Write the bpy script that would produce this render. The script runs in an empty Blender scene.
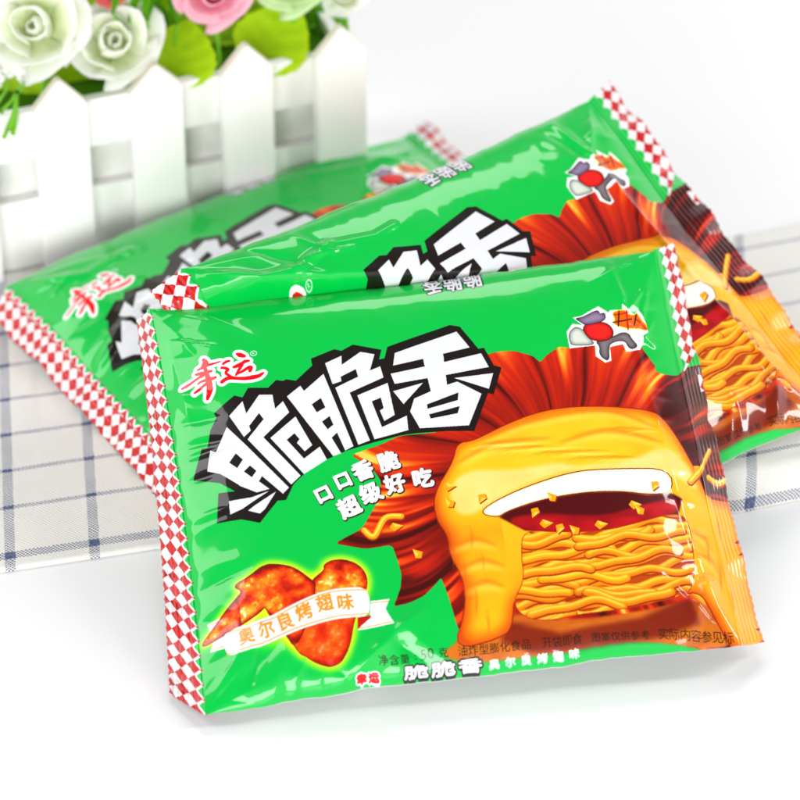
import bpy, bmesh, math, random
import numpy as np
from mathutils import Vector, Matrix
random.seed(7); RNG = np.random.default_rng(5)
CM = 0.01
C = bpy.context.scene.collection

# ---- pack geometry (centimetres; turned into metres when a mesh is made) ----
WB, HB, SEAL = 12.31, 10.62, 1.0
def sstep(x, a, b):
    t = np.clip((x-a)/(b-a), 0, 1); return t*t*(3-2*t)
def pack_base(u, v, p):
    """smooth front surface of a filled pack in its own frame; u in -SEAL..WB+SEAL, v in 0..HB"""
    uu = np.clip(u, 0, WB); vv = np.clip(v, 0, HB)
    g = (1-np.exp(-uu/p.get('gl', 1.1)))*(1-np.exp(-(WB-uu)/p.get('gr', 1.3)))
    s = np.abs(2*vv/HB-1)
    h = np.sqrt(np.clip(1-s**p.get('hn', 5.0), 0, 1))
    z = p['T']*g*h
    q = 4*vv/HB*(1-vv/HB)
    pull = p.get('pull', .16)*np.sin(np.pi*uu/WB)**.7            # the filled middle draws the long edges in
    y = (v-HB/2)*(1-2*pull/HB)
    x = uu - WB/2 + p.get('bl', .30)*q*np.exp(-uu/1.6) - p.get('br', .05)*q*np.exp(-(WB-uu)/1.6)
    tl = np.clip(-u, 0, None); tr = np.clip(u-WB, 0, None)
    al = p.get('al', 45)*np.pi/180*(1+p.get('alv', 0)*(v/HB-.5)); ar = p.get('ar', 20)*np.pi/180
    k = .22
    x = x - tl*np.cos(al*np.clip(tl/k, 0, 1)) + tr*np.cos(ar*np.clip(tr/k, 0, 1))
    z = z - tl*np.sin(al*np.clip(tl/k, 0, 1)) - tr*np.sin(ar*np.clip(tr/k, 0, 1))
    y = y*(1-.02*tl/SEAL*p.get('sk', 1)*5.0+.03*tr)
    y = y + tl*p.get('sl', 0) + tr*p.get('sr', 0)
    return x, y, z
R_A = np.array([[0.9882,-0.1506,0.0268],[0.1483,0.9007,-0.4084],[0.0374,0.4076,0.9124]])
R_B = np.array([[0.8144,-0.5404,0.2115],[0.5801,0.748,-0.3226],[0.0161,0.3854,0.9226]])
R_C = np.array([[0.8396,-0.5432,-0.0059],[0.5428,0.8392,-0.0326],[0.0227,0.0242,0.9995]])
PACKS = {
 'A': dict(R=R_A, c=(0.90,-6.28,2.70), T=.85, al=56, alv=.45, ar=46, bl=.12, sl=.62, sr=.42, puckr=.45, sk=.55, soft=.025, crump=.02),
 'B': dict(R=R_B, c=(2.70,-2.45,3.66), T=.85, al=46, ar=10, bl=.12, pull=.22, sk=.2, sl=.25, sr=.2),
 'C': dict(R=R_C, c=(-2.156,2.2,1.20), T=.85, al=58, ar=8, bl=.12, pull=-.18, sk=.2, sl=.25, sr=.3),
}
PITCH, FOC, DIST = math.radians(38), 3242.335, 82.648


# ============================ printed artwork (flat, centimetres on the wrapper) ============================
ART = {'title_back':[[0.346,5.809],[0.659,6.563],[0.794,6.53],[0.926,6.953],[1.116,7.264],[1.077,7.389],[1.618,7.735],[1.804,7.643],[1.967,7.87],[2.436,7.784],[2.652,7.964],[2.812,7.91],[2.889,7.945],[3.112,7.868],[3.556,8.231],[3.547,8.423],[4.128,8.611],[4.298,8.543],[4.588,8.676],[5.235,8.437],[5.141,8.173],[5.275,8.188],[5.388,8.499],[6.956,8.915],[7.177,8.834],[7.517,8.143],[7.656,8.152],[7.806,7.636],[7.98,7.556],[7.677,6.845],[7.55,6.898],[7.064,5.917],[6.423,6.006],[5.757,6.045],[5.326,6.038],[4.722,5.948],[4.017,5.808],[3.423,5.616],[2.989,5.378],[2.688,5.135],[2.455,4.752],[2.26,4.77],[1.776,4.283],[1.355,4.467],[0.768,4.513],[0.9,5.27],[1.298,5.219],[0.972,5.52]],'title_white':[[[1.328,6.946],[2.567,5.064],[2.407,4.926],[1.98,5.474],[1.893,5.353],[2.111,5.109],[1.802,5.074],[1.455,5.311],[1.005,5.768],[0.71,5.919],[0.857,6.459],[0.982,6.366]],[[1.117,5.002],[1.675,4.976],[2.105,5.063],[1.415,4.727],[1.107,4.648]],[[2.26,5.019],[1.937,4.608],[1.807,4.52],[1.537,4.652],[1.718,4.756]],[[1.42,7.22],[1.791,7.547],[1.834,7.198],[2.2,7.633],[2.515,7.577],[2.524,7.192],[2.737,7.362],[2.843,7.037],[2.152,6.485],[2.88,5.329],[2.63,5.132],[1.769,6.501],[2.216,6.961],[2.133,7.14],[1.859,6.847],[1.877,6.714],[1.696,6.578]],[[2.306,6.437],[2.973,6.906],[3.259,6.087],[3.062,5.948],[2.907,6.203],[2.984,6.293],[2.884,6.464],[2.686,6.321],[3.018,5.764],[3.427,6.02],[3.546,5.651],[2.962,5.355]],[[2.842,7.47],[3.198,7.717],[3.265,7.561],[3.786,7.964],[4.208,5.91],[4.0,5.819],[3.877,6.326],[3.736,6.208],[3.897,5.766],[3.702,5.714]],[[3.862,8.25],[4.278,8.404],[4.249,8.151],[4.733,8.446],[5.057,8.335],[4.886,7.899],[5.142,7.981],[5.173,7.66],[4.325,7.355],[4.612,6.005],[4.324,5.925],[4.006,7.542],[4.581,7.765],[4.558,7.98],[4.178,7.823],[4.178,7.697],[3.956,7.646]],[[4.49,7.256],[5.25,7.502],[5.285,6.605],[5.018,6.479],[4.954,6.776],[5.051,6.824],[5.029,7.117],[4.805,7.045],[4.942,6.325],[5.563,6.549],[5.541,6.152],[4.72,6.022]],[[5.534,8.301],[7.079,8.705],[7.321,8.209],[6.666,8.116],[6.657,7.886],[7.563,8.012],[7.685,7.605],[6.64,7.523],[6.625,7.253],[6.878,7.308],[7.396,6.898],[6.968,6.084],[5.813,6.166],[5.655,6.647],[5.802,6.985],[6.218,7.129],[6.197,7.494],[5.407,7.447],[5.354,7.741],[6.181,7.825],[6.175,8.038],[5.444,7.957]],[[5.34,7.253],[6.075,7.384],[5.533,6.866]],[[6.817,7.416],[7.76,7.422],[7.588,7.006]]],'title_holes':[[[1.445,6.192],[1.589,5.998],[1.43,5.807],[1.261,5.989]],[[1.737,5.805],[1.866,5.638],[1.739,5.493],[1.576,5.681]],[[3.397,7.169],[3.63,7.307],[3.7,7.041],[3.483,6.942]],[[3.57,6.67],[3.765,6.792],[3.82,6.551],[3.674,6.45]],[[6.081,6.788],[6.858,7.003],[6.81,6.799],[6.071,6.669]],[[6.085,6.51],[6.83,6.63],[6.755,6.448],[6.106,6.392]]],'mark':[[[1.025,8.865],[1.058,8.792],[1.004,8.712],[0.945,8.647]],[[1.105,8.78],[1.102,8.717]],[[0.851,8.633],[0.978,8.659],[1.098,8.689],[1.237,8.703],[1.413,8.721]],[[1.004,8.712],[1.037,8.579],[1.054,8.417],[1.07,8.222],[1.064,8.051],[1.028,7.923],[0.973,7.795]],[[0.799,8.523],[0.957,8.511],[1.166,8.517]],[[0.923,8.535],[0.948,8.451],[0.878,8.429]],[[0.904,8.442],[0.78,8.39],[0.641,8.325],[0.522,8.277],[0.41,8.243]],[[1.237,8.324],[1.137,8.308],[1.021,8.312],[0.878,8.298],[0.804,8.258]],[[1.022,8.228],[0.907,8.157],[0.792,8.082],[0.691,8.026]],[[1.83,8.849],[1.891,8.809],[1.991,8.753]],[[1.709,8.496],[1.803,8.519],[1.931,8.572],[1.995,8.602],[2.086,8.606]],[[1.918,8.525],[1.86,8.451],[1.794,8.366],[1.733,8.273]],[[1.774,8.307],[1.9,8.345],[2.022,8.406],[2.095,8.406],[2.077,8.325]],[[1.469,8.641],[1.541,8.681],[1.627,8.691]],[[1.419,8.546],[1.501,8.52],[1.56,8.465],[1.5,8.387],[1.562,8.303],[1.626,8.24]],[[1.379,8.164],[1.458,8.208],[1.576,8.23],[1.756,8.178],[1.932,8.142],[2.112,8.136],[2.264,8.15],[2.381,8.214]]],'reg':[[2.225,8.789]],'wing_a':[[0.076,1.724],[0.289,1.907],[0.761,2.356],[0.959,2.513],[1.189,2.7],[0.941,2.867],[1.344,2.989],[1.727,3.217],[2.1,3.136],[2.431,2.98],[2.785,2.575],[2.833,2.503],[2.699,1.929],[2.175,1.0],[2.05,1.38],[1.712,1.929],[1.63,2.21],[1.547,2.104],[1.124,1.903],[0.572,1.736],[0.142,1.661]],'wing_b':[[2.023,1.628],[2.785,2.575],[2.854,2.658],[3.107,2.807],[3.095,2.937],[3.281,3.022],[3.597,2.995],[3.89,2.806],[4.025,2.527],[3.997,2.213],[3.779,1.808],[3.588,1.47],[3.425,0.903],[3.209,0.572],[3.029,0.507],[2.802,0.526],[2.43,0.753],[2.175,1.0]],'rib':[[0.598,1.869],[1.115,1.831],[1.709,1.905],[2.196,2.075],[2.62,2.206],[3.037,2.295],[3.5,2.293],[4.022,2.222],[3.992,1.516],[3.626,1.537],[3.17,1.569],[2.526,1.494],[2.051,1.392],[1.574,1.272],[1.041,1.194],[0.585,1.2]],'tail_r':[[3.639,1.209],[3.969,1.52],[4.034,1.861],[4.466,1.857],[4.341,1.628],[4.485,1.224]],'fold':[[3.681,1.516],[3.997,1.515],[3.985,1.468],[3.642,1.233]],'tail_l':[[0.243,2.158],[0.614,2.225],[0.637,1.899],[0.597,1.42],[0.242,1.45],[0.378,1.716]],'g1':[[0.662,1.797],[1.137,1.763],[1.73,1.838],[2.217,2.008],[2.64,2.14],[3.057,2.229],[3.49,2.225],[3.967,2.161]],'g2':[[0.626,1.258],[1.049,1.264],[1.582,1.342],[2.06,1.462],[2.534,1.553],[3.178,1.629],[3.634,1.597],[3.977,1.573]],'g3':[[4.039,1.811],[4.425,1.807]],'g4':[[3.673,1.252],[4.441,1.278]],'g5':[[0.3,2.121],[0.594,2.157]],'g6':[[0.307,1.498],[0.592,1.489]],'glow':[[0.076,1.724],[0.995,2.314],[1.944,2.835],[3.552,2.667],[3.641,1.645],[2.946,0.751],[2.294,1.036],[1.068,1.428],[0.441,1.63],[4.083,1.514]],'mane':[[5.3,6.028],[4.826,5.852],[4.108,5.686],[4.553,5.27],[4.711,4.907],[4.615,4.456],[4.095,3.713],[3.404,3.443],[4.113,3.186],[4.719,3.198],[4.803,2.665],[4.823,2.405],[4.753,2.084],[4.532,1.655],[4.865,1.667],[5.255,1.809],[5.57,2.066],[5.706,2.199],[5.774,1.885],[5.844,1.429],[5.894,0.992],[6.113,0.427],[8.152,0.173],[10.011,0.248],[11.381,0.017],[12.264,0.017],[13.419,0.419],[13.382,2.126],[13.543,4.418],[13.335,6.501],[13.375,7.353],[12.819,7.126],[12.374,7.295],[11.71,7.307],[11.435,7.876],[10.451,7.986],[9.671,7.887],[9.451,7.953],[9.14,7.777],[8.913,7.58],[8.775,7.766],[8.372,7.96],[8.018,8.008],[7.525,7.934],[7.098,6.764],[6.266,6.001]],'mass':[[6.446,5.141],[6.616,5.643],[6.984,5.645],[7.376,5.802],[7.869,6.001],[8.746,6.261],[9.773,6.254],[10.889,6.128],[11.453,6.025],[11.769,5.625],[12.096,4.779],[12.304,4.097],[12.336,3.78],[13.065,3.606],[13.453,3.266],[13.156,2.105],[13.184,0.929],[13.276,0.343],[12.318,0.044],[12.038,0.46],[11.647,1.298],[11.083,1.287],[8.038,1.527],[7.289,1.618],[7.136,0.802],[6.824,0.621],[5.735,0.474],[6.139,1.294],[6.236,2.05],[5.99,2.782],[6.041,3.231],[5.818,3.723],[5.874,4.387]],'cream':[[6.392,4.678],[6.866,4.904],[7.846,4.741],[8.876,4.854],[9.259,4.665],[9.683,4.706],[10.619,4.702],[11.472,5.136],[11.987,4.743],[12.203,3.872],[11.699,4.32],[10.394,4.506],[9.384,4.59],[8.539,4.497],[7.566,4.153],[6.878,3.832],[6.676,3.705],[6.321,3.755],[6.222,4.286]],'band':[[6.817,3.738],[7.366,4.045],[8.428,4.386],[9.377,4.549],[10.394,4.506],[11.515,4.473],[11.47,3.874],[10.83,3.827],[10.287,3.934],[9.37,3.99],[8.441,3.928],[7.495,3.718],[7.243,3.566]],'sauce':[[7.27,3.563],[7.492,3.698],[8.438,3.908],[9.366,3.969],[10.283,3.913],[10.826,3.807],[11.466,3.853],[11.669,3.702],[11.484,3.282],[10.489,3.033],[9.632,2.89],[8.557,3.002],[7.809,3.144]],'sauce2':[[7.373,3.529],[8.374,3.535],[8.903,3.422],[9.801,3.313],[10.782,3.582],[11.587,3.778],[11.484,3.282],[10.489,3.033],[9.632,2.89],[8.557,3.002],[7.809,3.144]],'noodle':[[7.764,3.15],[8.555,2.992],[9.636,2.91],[10.499,3.083],[11.497,3.344],[11.717,3.094],[11.639,2.083],[11.419,1.289],[10.775,1.122],[9.745,0.962],[8.662,0.944],[7.933,0.87],[7.42,1.02],[7.248,1.414],[7.599,1.87],[7.631,2.56]],'lobes':[[6.95,3.156]],'lobe_c':[[6.654,2.993],[7.144,3.232],[7.224,2.613],[6.866,2.063],[6.982,1.658],[12.297,3.381],[12.235,2.659],[12.437,2.144]],'floor':[[5.351,0.393],[5.917,0.668],[6.282,1.273],[6.922,1.238],[8.24,0.801],[10.107,0.861],[11.334,1.104],[11.908,0.831],[12.264,0.017],[11.382,-0.009],[10.011,0.248],[8.152,0.173],[6.079,0.154]],'floor_d':[[7.106,0.931],[8.206,0.579],[10.084,0.723],[11.344,1.153],[11.458,0.505],[10.477,0.257],[8.846,0.186],[7.469,0.238],[6.821,0.558]],'chips':[[6.226,4.517],[6.207,4.092],[6.961,4.12],[8.297,3.256],[8.578,3.938],[11.071,4.066],[10.461,3.553],[10.579,3.416],[8.12,3.595],[4.855,3.65],[5.276,2.88],[12.241,4.559],[9.564,3.092],[8.961,3.021],[8.624,3.112]],'chipn':[[4.137,3.68],[4.342,3.491],[4.661,3.917],[5.034,3.915]],'chipn2':[[11.979,4.198],[12.386,4.596],[12.891,4.973]],'chipn3':[[12.598,4.325],[12.971,4.122],[13.639,4.2]],'lip':[[-0.052,-0.02],[1.249,0.003],[3.188,-0.046],[3.956,0.245],[4.937,0.204],[6.316,0.222],[8.154,0.191],[9.079,0.204],[9.959,0.377],[10.239,0.212],[11.384,0.051],[12.389,-0.102],[12.322,-0.386],[6.686,-0.459],[-0.115,-0.523]],'st_out':[[9.689,8.339],[9.875,8.557],[10.103,8.491],[9.906,8.729],[10.113,8.751],[10.586,8.997],[10.813,8.808],[10.863,8.87],[11.167,8.882],[11.196,9.034],[11.289,8.924],[11.448,8.752],[11.589,8.884],[11.676,8.631],[11.759,8.255],[11.558,8.118],[11.553,7.992],[11.408,7.736],[11.058,7.693],[11.003,7.904],[10.671,7.832],[10.639,7.457],[10.481,7.404],[10.277,7.606],[10.311,7.898],[9.68,7.871]],'st_grey':[[9.956,8.701],[10.142,8.705],[10.57,8.91],[10.579,8.756],[10.72,8.813],[10.703,8.618],[10.54,8.542],[10.176,8.485],[10.082,8.58]],'st_red':[[10.092,8.428],[10.283,8.562],[10.725,8.531],[10.849,8.29],[10.773,8.081],[10.477,7.992],[10.232,8.074],[10.145,8.209]],'st_pale':[[9.736,8.291],[9.914,8.467],[10.084,8.385],[10.156,8.165],[10.293,8.005],[10.26,7.923],[9.767,7.947],[9.728,8.036]],'st_dark':[[10.334,8.023],[10.836,8.12],[11.005,8.22],[11.194,8.217],[11.253,8.027],[11.385,7.819],[11.145,7.755],[11.083,8.028],[10.694,7.958],[10.619,7.751],[10.595,7.522],[10.51,7.464],[10.376,7.641],[10.435,7.868]],'st_or':[[10.888,8.804],[11.224,8.881],[11.272,8.729],[11.44,8.709],[11.533,8.796],[11.57,8.584],[11.702,8.463],[11.704,8.273],[11.525,8.349],[11.363,8.303],[11.146,8.366],[10.866,8.481],[10.968,8.628]],'st_str1':[[10.873,8.524],[11.362,8.6]],'st_str2':[[10.951,8.736],[11.303,8.794]],'st_str3':[[11.506,8.753],[11.383,8.409]],'st_str4':[[11.477,8.602],[11.692,8.314]],'st_str5':[[11.084,8.84],[10.985,8.413]],'st_str6':[[11.273,8.837],[11.21,8.302]],'seal_green':[[11.981,10.696],[12.413,10.858],[12.805,10.588],[12.686,9.13],[12.762,7.873],[12.819,7.126],[12.316,7.295],[11.71,7.307]],'chk_r':[[12.686,9.13],[12.731,7.142]]}
MARK_W = [[0.083,0.13,0.107,0.047],[0.053,0.053],[0.053,0.071,0.071,0.053,0.03],[0.083,0.095,0.119,0.142,0.154,0.13,0.071],[0.071,0.095,0.071],[0.071,0.083,0.059],[0.071,0.059,0.065,0.077,0.053],[0.071,0.107,0.083,0.059,0.047],[0.077,0.071,0.083,0.059],[0.059,0.13,0.095],[0.071,0.101,0.083,0.095,0.059],[0.071,0.077,0.065,0.053],[0.059,0.071,0.083,0.13,0.083],[0.059,0.077,0.059],[0.065,0.077,0.083,0.065,0.071,0.059],[0.095,0.101,0.101,0.083,0.101,0.119,0.101,0.053]]
GLYPHS = [('口',3.336,4.747,0.418,0.442,18.8,'sub'),('口',3.832,5.037,0.418,0.444,16.0,'sub'),('香',4.332,5.241,0.492,0.526,14.1,'sub'),('脆',4.951,5.4,0.491,0.53,9.9,'sub'),('超',3.874,4.332,0.516,0.543,19.1,'sub'),('级',4.419,4.624,0.516,0.547,16.2,'sub'),('好',5.015,4.785,0.488,0.527,8.7,'sub'),('吃',5.684,4.841,0.486,0.53,3.3,'sub'),('奥',1.114,1.567,0.385,0.435,4.7,'gold'),('尔',1.58,1.615,0.385,0.432,10.3,'gold'),('良',2.047,1.727,0.387,0.431,11.9,'gold'),('烤',2.489,1.875,0.39,0.431,10.8,'gold'),('翅',2.986,2.003,0.391,0.433,5.2,'gold'),('味',3.463,1.94,0.391,0.432,-0.7,'gold'),('净',4.13,0.435,0.238,0.23,-0.4,'blk'),('含',4.376,0.434,0.238,0.23,-0.2,'blk'),('量',4.622,0.433,0.238,0.23,-0.1,'blk'),(':',4.864,0.444,0.25,0.242,-1.8,'blk'),('5',5.05,0.46,0.307,0.298,1.7,'blk'),('0',5.211,0.465,0.307,0.299,1.8,'blk'),('克',5.496,0.449,0.239,0.231,-0.6,'blk'),('油',5.942,0.437,0.239,0.23,-1.1,'blk'),('炸',6.185,0.432,0.239,0.23,-1.0,'blk'),('型',6.427,0.429,0.239,0.23,-0.9,'blk'),('膨',6.67,0.425,0.24,0.23,-0.8,'blk'),('化',6.913,0.422,0.24,0.23,-0.7,'blk'),('食',7.156,0.42,0.24,0.23,-0.5,'blk'),('品',7.4,0.417,0.24,0.23,-0.4,'blk'),('开',7.882,0.408,0.24,0.23,-0.7,'blk'),('袋',8.113,0.406,0.241,0.23,-0.6,'blk'),('即',8.343,0.403,0.241,0.23,-0.5,'blk'),('食',8.574,0.402,0.241,0.23,-0.3,'blk'),('图',9.01,0.382,0.218,0.208,-2.0,'blk'),('案',9.236,0.374,0.219,0.208,-1.8,'blk'),('仅',9.462,0.368,0.219,0.208,-1.6,'blk'),('供',9.688,0.362,0.219,0.208,-1.4,'blk'),('参',9.915,0.357,0.22,0.209,-1.1,'blk'),('考',10.142,0.353,0.22,0.21,-0.8,'blk'),('实',10.572,0.346,0.265,0.261,-7.5,'blk'),('际',10.819,0.315,0.265,0.262,-7.0,'blk'),('内',11.066,0.286,0.266,0.264,-6.5,'blk'),('容',11.314,0.258,0.267,0.267,-6.0,'blk'),('参',11.563,0.233,0.268,0.273,-5.4,'blk'),('见',11.814,0.212,0.268,0.282,-4.6,'blk'),('标',12.065,0.194,0.27,0.298,-3.2,'blk'),('幸',3.597,0.122,0.255,0.184,-1.1,'redw'),('运',3.872,0.117,0.255,0.182,-1.0,'redw'),('脆',4.838,0.151,0.573,0.247,-0.5,'small'),('脆',5.458,0.147,0.574,0.246,-0.2,'small'),('香',6.078,0.146,0.574,0.246,-0.0,'small'),('奥',6.627,0.127,0.246,0.164,-0.1,'white'),('尔',6.996,0.127,0.247,0.165,0.1,'white'),('良',7.364,0.128,0.247,0.165,0.2,'white'),('烤',7.733,0.129,0.247,0.166,0.3,'white'),('翅',8.102,0.132,0.247,0.167,0.5,'white'),('味',8.471,0.136,0.248,0.169,0.7,'white'),('幸',9.015,10.678,0.245,0.267,179.0,'redw'),('运',8.743,10.678,0.24,0.275,155.9,'redw'),('脆',7.735,10.352,0.474,0.757,179.9,'small'),('脆',7.242,10.328,0.473,0.768,-180.0,'small'),('香',6.749,10.303,0.472,0.777,-179.8,'small')]

RES = 150.0
U0, U1, V0, V1 = -1.15, WB+1.15, -.25, HB+.25
AW, AH = int((U1-U0)*RES), int((V1-V0)*RES)
def lattice(seed, nx, ny):
    return np.random.default_rng(seed).random((ny+2, nx+2)).astype(np.float32)
def vnoise(x, y, seed=0):
    """smooth value noise on arrays"""
    n = 256; L = lattice(seed, n, n)
    xi = np.floor(x).astype(int); yi = np.floor(y).astype(int); fx = x-xi; fy = y-yi
    fx = fx*fx*(3-2*fx); fy = fy*fy*(3-2*fy); xi %= n; yi %= n
    return (L[yi, xi]*(1-fx)+L[yi, xi+1]*fx)*(1-fy)+(L[yi+1, xi]*(1-fx)+L[yi+1, xi+1]*fx)*fy
def fbm(x, y, seed=0, o=4):
    s = 0; a = .5
    for i in range(o): s = s+a*vnoise(x*2**i, y*2**i, seed+i); a *= .5
    return s
class Art:
    def __init__(s, col):
        s.buf = np.empty((AH, AW, 3), np.float32); s.buf[:] = col
        s.uu = ((np.arange(AW)+.5)/RES+U0).astype(np.float32); s.vv = ((np.arange(AH)+.5)/RES+V0).astype(np.float32)
    def px(s, p): p = np.array(p, float); return np.stack([(p[:, 0]-U0)*RES-.5, (p[:, 1]-V0)*RES-.5], 1)
    def mask(s, polys, pad=0):
        """even-odd fill of polygons; returns (mask, x0, y0)"""
        P = [s.px(p) for p in polys]; A = np.concatenate(P)
        x0 = max(int(A[:, 0].min())-2-pad, 0); y0 = max(int(A[:, 1].min())-2-pad, 0)
        x1 = min(int(A[:, 0].max())+3+pad, AW); y1 = min(int(A[:, 1].max())+3+pad, AH)
        if x1 <= x0 or y1 <= y0: return np.zeros((1, 1), bool), 0, 0
        T = np.zeros((y1-y0, x1-x0+1), np.int32)
        for p in P:
            q = np.roll(p, -1, 0)
            for (ax, ay), (bx, by) in zip(p, q):
                if ay == by: continue
                if ay > by: ax, ay, bx, by = bx, by, ax, ay
                r0 = max(math.ceil(ay), y0); r1 = min(math.ceil(by), y1)
                if r1 <= r0: continue
                rr = np.arange(r0, r1); xc = np.ceil(ax+(rr-ay)*(bx-ax)/(by-ay)).astype(int)
                np.add.at(T, (rr-y0, np.clip(xc-x0, 0, x1-x0)), 1)
        return (np.cumsum(T, 1)[:, :-1] % 2).astype(bool), x0, y0
    def smooth(s, m, r):
        f = m.astype(np.float32)
        for ax in (0, 1):
            for _ in range(2):
                k = max(1, int(r)); c = np.cumsum(np.concatenate([np.zeros_like(f.take([0], ax)), f], ax), ax)
                n = f.shape[ax]; i = np.arange(n); hi = np.minimum(i+k+1, n); lo = np.maximum(i-k, 0)
                f = (c.take(hi, ax)-c.take(lo, ax))/(2*k+1)
        return f
    def grow(s, m, r):
        out = m.copy(); H, W = m.shape; R = int(r)
        for dy in range(-R, R+1):
            w = int(math.sqrt(R*R-dy*dy)); row = np.zeros_like(m)
            ys = slice(max(dy, 0), H+min(dy, 0)); yt = slice(max(-dy, 0), H+min(-dy, 0)); row[ys] = m[yt]
            c = np.cumsum(np.pad(row.astype(np.int32), ((0, 0), (1, 0))), 1); i = np.arange(W)
            out |= (c[:, np.minimum(i+w+1, W)]-c[:, np.maximum(i-w, 0)]) > 0
        return out
    def put(s, m, x0, y0, col, alpha=1.0):
        sub = s.buf[y0:y0+m.shape[0], x0:x0+m.shape[1]]
        if callable(col):
            U, V = np.meshgrid(s.uu[x0:x0+m.shape[1]], s.vv[y0:y0+m.shape[0]]); col = col(U, V)
            col = np.stack([np.broadcast_to(c, m.shape) for c in col], -1) if isinstance(col, tuple) else col
        else: col = np.array(col, np.float32)
        a = (m.astype(np.float32)*alpha)[..., None]
        sub[:] = sub*(1-a)+col*a
    def poly(s, polys, col, soft=0, alpha=1.0):
        if not isinstance(polys[0][0], (list, tuple)): polys = [polys]
        m, x, y = s.mask(polys, int(soft*3))
        s.put(s.smooth(m, soft) if soft else m, x, y, col, alpha)
        return m, x, y
    def stroke(s, pts, ws, paint=True, col=None, soft=0, alpha=1.0):
        """brush stroke along a polyline with a width at every point (cm)"""
        P = np.array(pts, float); W = np.atleast_1d(np.array(ws, float)); W = np.interp(np.linspace(0, 1, len(P)), np.linspace(0, 1, len(W)), W)
        t = np.linspace(0, len(P)-1, (len(P)-1)*14+1); i = np.minimum(t.astype(int), len(P)-2); f = t-i
        pm = P[np.maximum(i-1, 0)]; p0 = P[i]; p1 = P[i+1]; pp = P[np.minimum(i+2, len(P)-1)]; f = f[:, None]
        Q = .5*((2*p0)+(p1-pm)*f+(2*pm-5*p0+4*p1-pp)*f**2+(-pm+3*p0-3*p1+pp)*f**3)
        w = (W[i]*(1-f[:, 0])+W[i+1]*f[:, 0])/2
        d = np.gradient(Q, axis=0); n = np.stack([-d[:, 1], d[:, 0]], 1)/(np.linalg.norm(d, axis=1)[:, None]+1e-9)
        a0 = math.atan2(-d[0, 1], -d[0, 0]); a1 = math.atan2(d[-1, 1], d[-1, 0])
        c0 = [Q[0]+w[0]*np.array([math.cos(a0+b), math.sin(a0+b)]) for b in np.linspace(1.4, -1.4, 6)]
        c1 = [Q[-1]+w[-1]*np.array([math.cos(a1+b), math.sin(a1+b)]) for b in np.linspace(1.4, -1.4, 6)]
        poly = np.concatenate([Q+n*w[:, None], c1, (Q-n*w[:, None])[::-1], c0[::1]])
        if not paint: return poly.tolist()
        m, x, y = s.mask([poly], int(soft*3)); s.put(s.smooth(m, soft) if soft else m, x, y, col, alpha)
_gl = {}
def glyph(ch):
    if ch not in _gl:
        cu = bpy.data.curves.new('lettering', 'FONT'); cu.body = ch; cu.resolution_u = 3
        ob = bpy.data.objects.new('lettering', cu); C.objects.link(ob)
        dg = bpy.context.evaluated_depsgraph_get(); ev = ob.evaluated_get(dg); me = ev.to_mesh()
        co = np.array([v.co[:2] for v in me.vertices]); pl = [list(p.vertices) for p in me.polygons]
        ev.to_mesh_clear(); bpy.data.objects.remove(ob); bpy.data.curves.remove(cu)
        _gl[ch] = (co-(co.min(0)+co.max(0))/2 if len(co) else co, pl)
    return _gl[ch]
def put_char(A, ch, u, v, w, h, rot, layers):
    co, pl = glyph(ch)
    if not len(co): return
    c, sn = math.cos(math.radians(rot)), math.sin(math.radians(rot))
    X = co*[w, h]; X = np.stack([X[:, 0]*c-X[:, 1]*sn+u, X[:, 0]*sn+X[:, 1]*c+v], 1)
    pad = 14; a = A.px(X); x0, y0 = max(int(a[:, 0].min())-pad, 0), max(int(a[:, 1].min())-pad, 0)
    x1, y1 = min(int(a[:, 0].max())+pad, AW), min(int(a[:, 1].max())+pad, AH)
    if x1 <= x0 or y1 <= y0: return
    M = np.zeros((y1-y0, x1-x0), bool)
    for p in pl:
        m, x, y = A.mask([X[p]]); 
        xs, ys = max(x, x0), max(y, y0); xe, ye = min(x+m.shape[1], x1), min(y+m.shape[0], y1)
        if xe > xs and ye > ys: M[ys-y0:ye-y0, xs-x0:xe-x0] |= m[ys-y:ye-y, xs-x:xe-x]
    for r, col, dx, dy in layers:
        m = A.grow(M, r) if r > 0 else M
        A.put(np.roll(m, (dy, dx), (0, 1)), x0, y0, col)
BLACK = (.10, .075, .065); GREEN = (.0, .725, .265); PWHITE = (.87, .875, .895); RED = (.75, .0, .01)
def mixc(a, b, t): return np.array(a, np.float32)*(1-t[..., None])+np.array(b, np.float32)*t[..., None]
def ramp(t, stops):
    t = np.clip(t, 0, 1); xs = [a for a, _ in stops]
    return np.stack([np.interp(t, xs, [c[k] for _, c in stops]) for k in range(3)], -1)
def checker(U, V):
    a, b = .40, .37
    p = U/a+V/b; q = U/a-V/b
    return ((np.floor(p)+np.floor(q)) % 2) < 1
def chaikin(p, n, q=.25):
    for _ in range(n):
        p = [c for a, b in zip(p, p[1:]+p[:1]) for c in ((a[0]*(1-q)+b[0]*q, a[1]*(1-q)+b[1]*q), (a[0]*q+b[0]*(1-q), a[1]*q+b[1]*(1-q)))]
    return p
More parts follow.
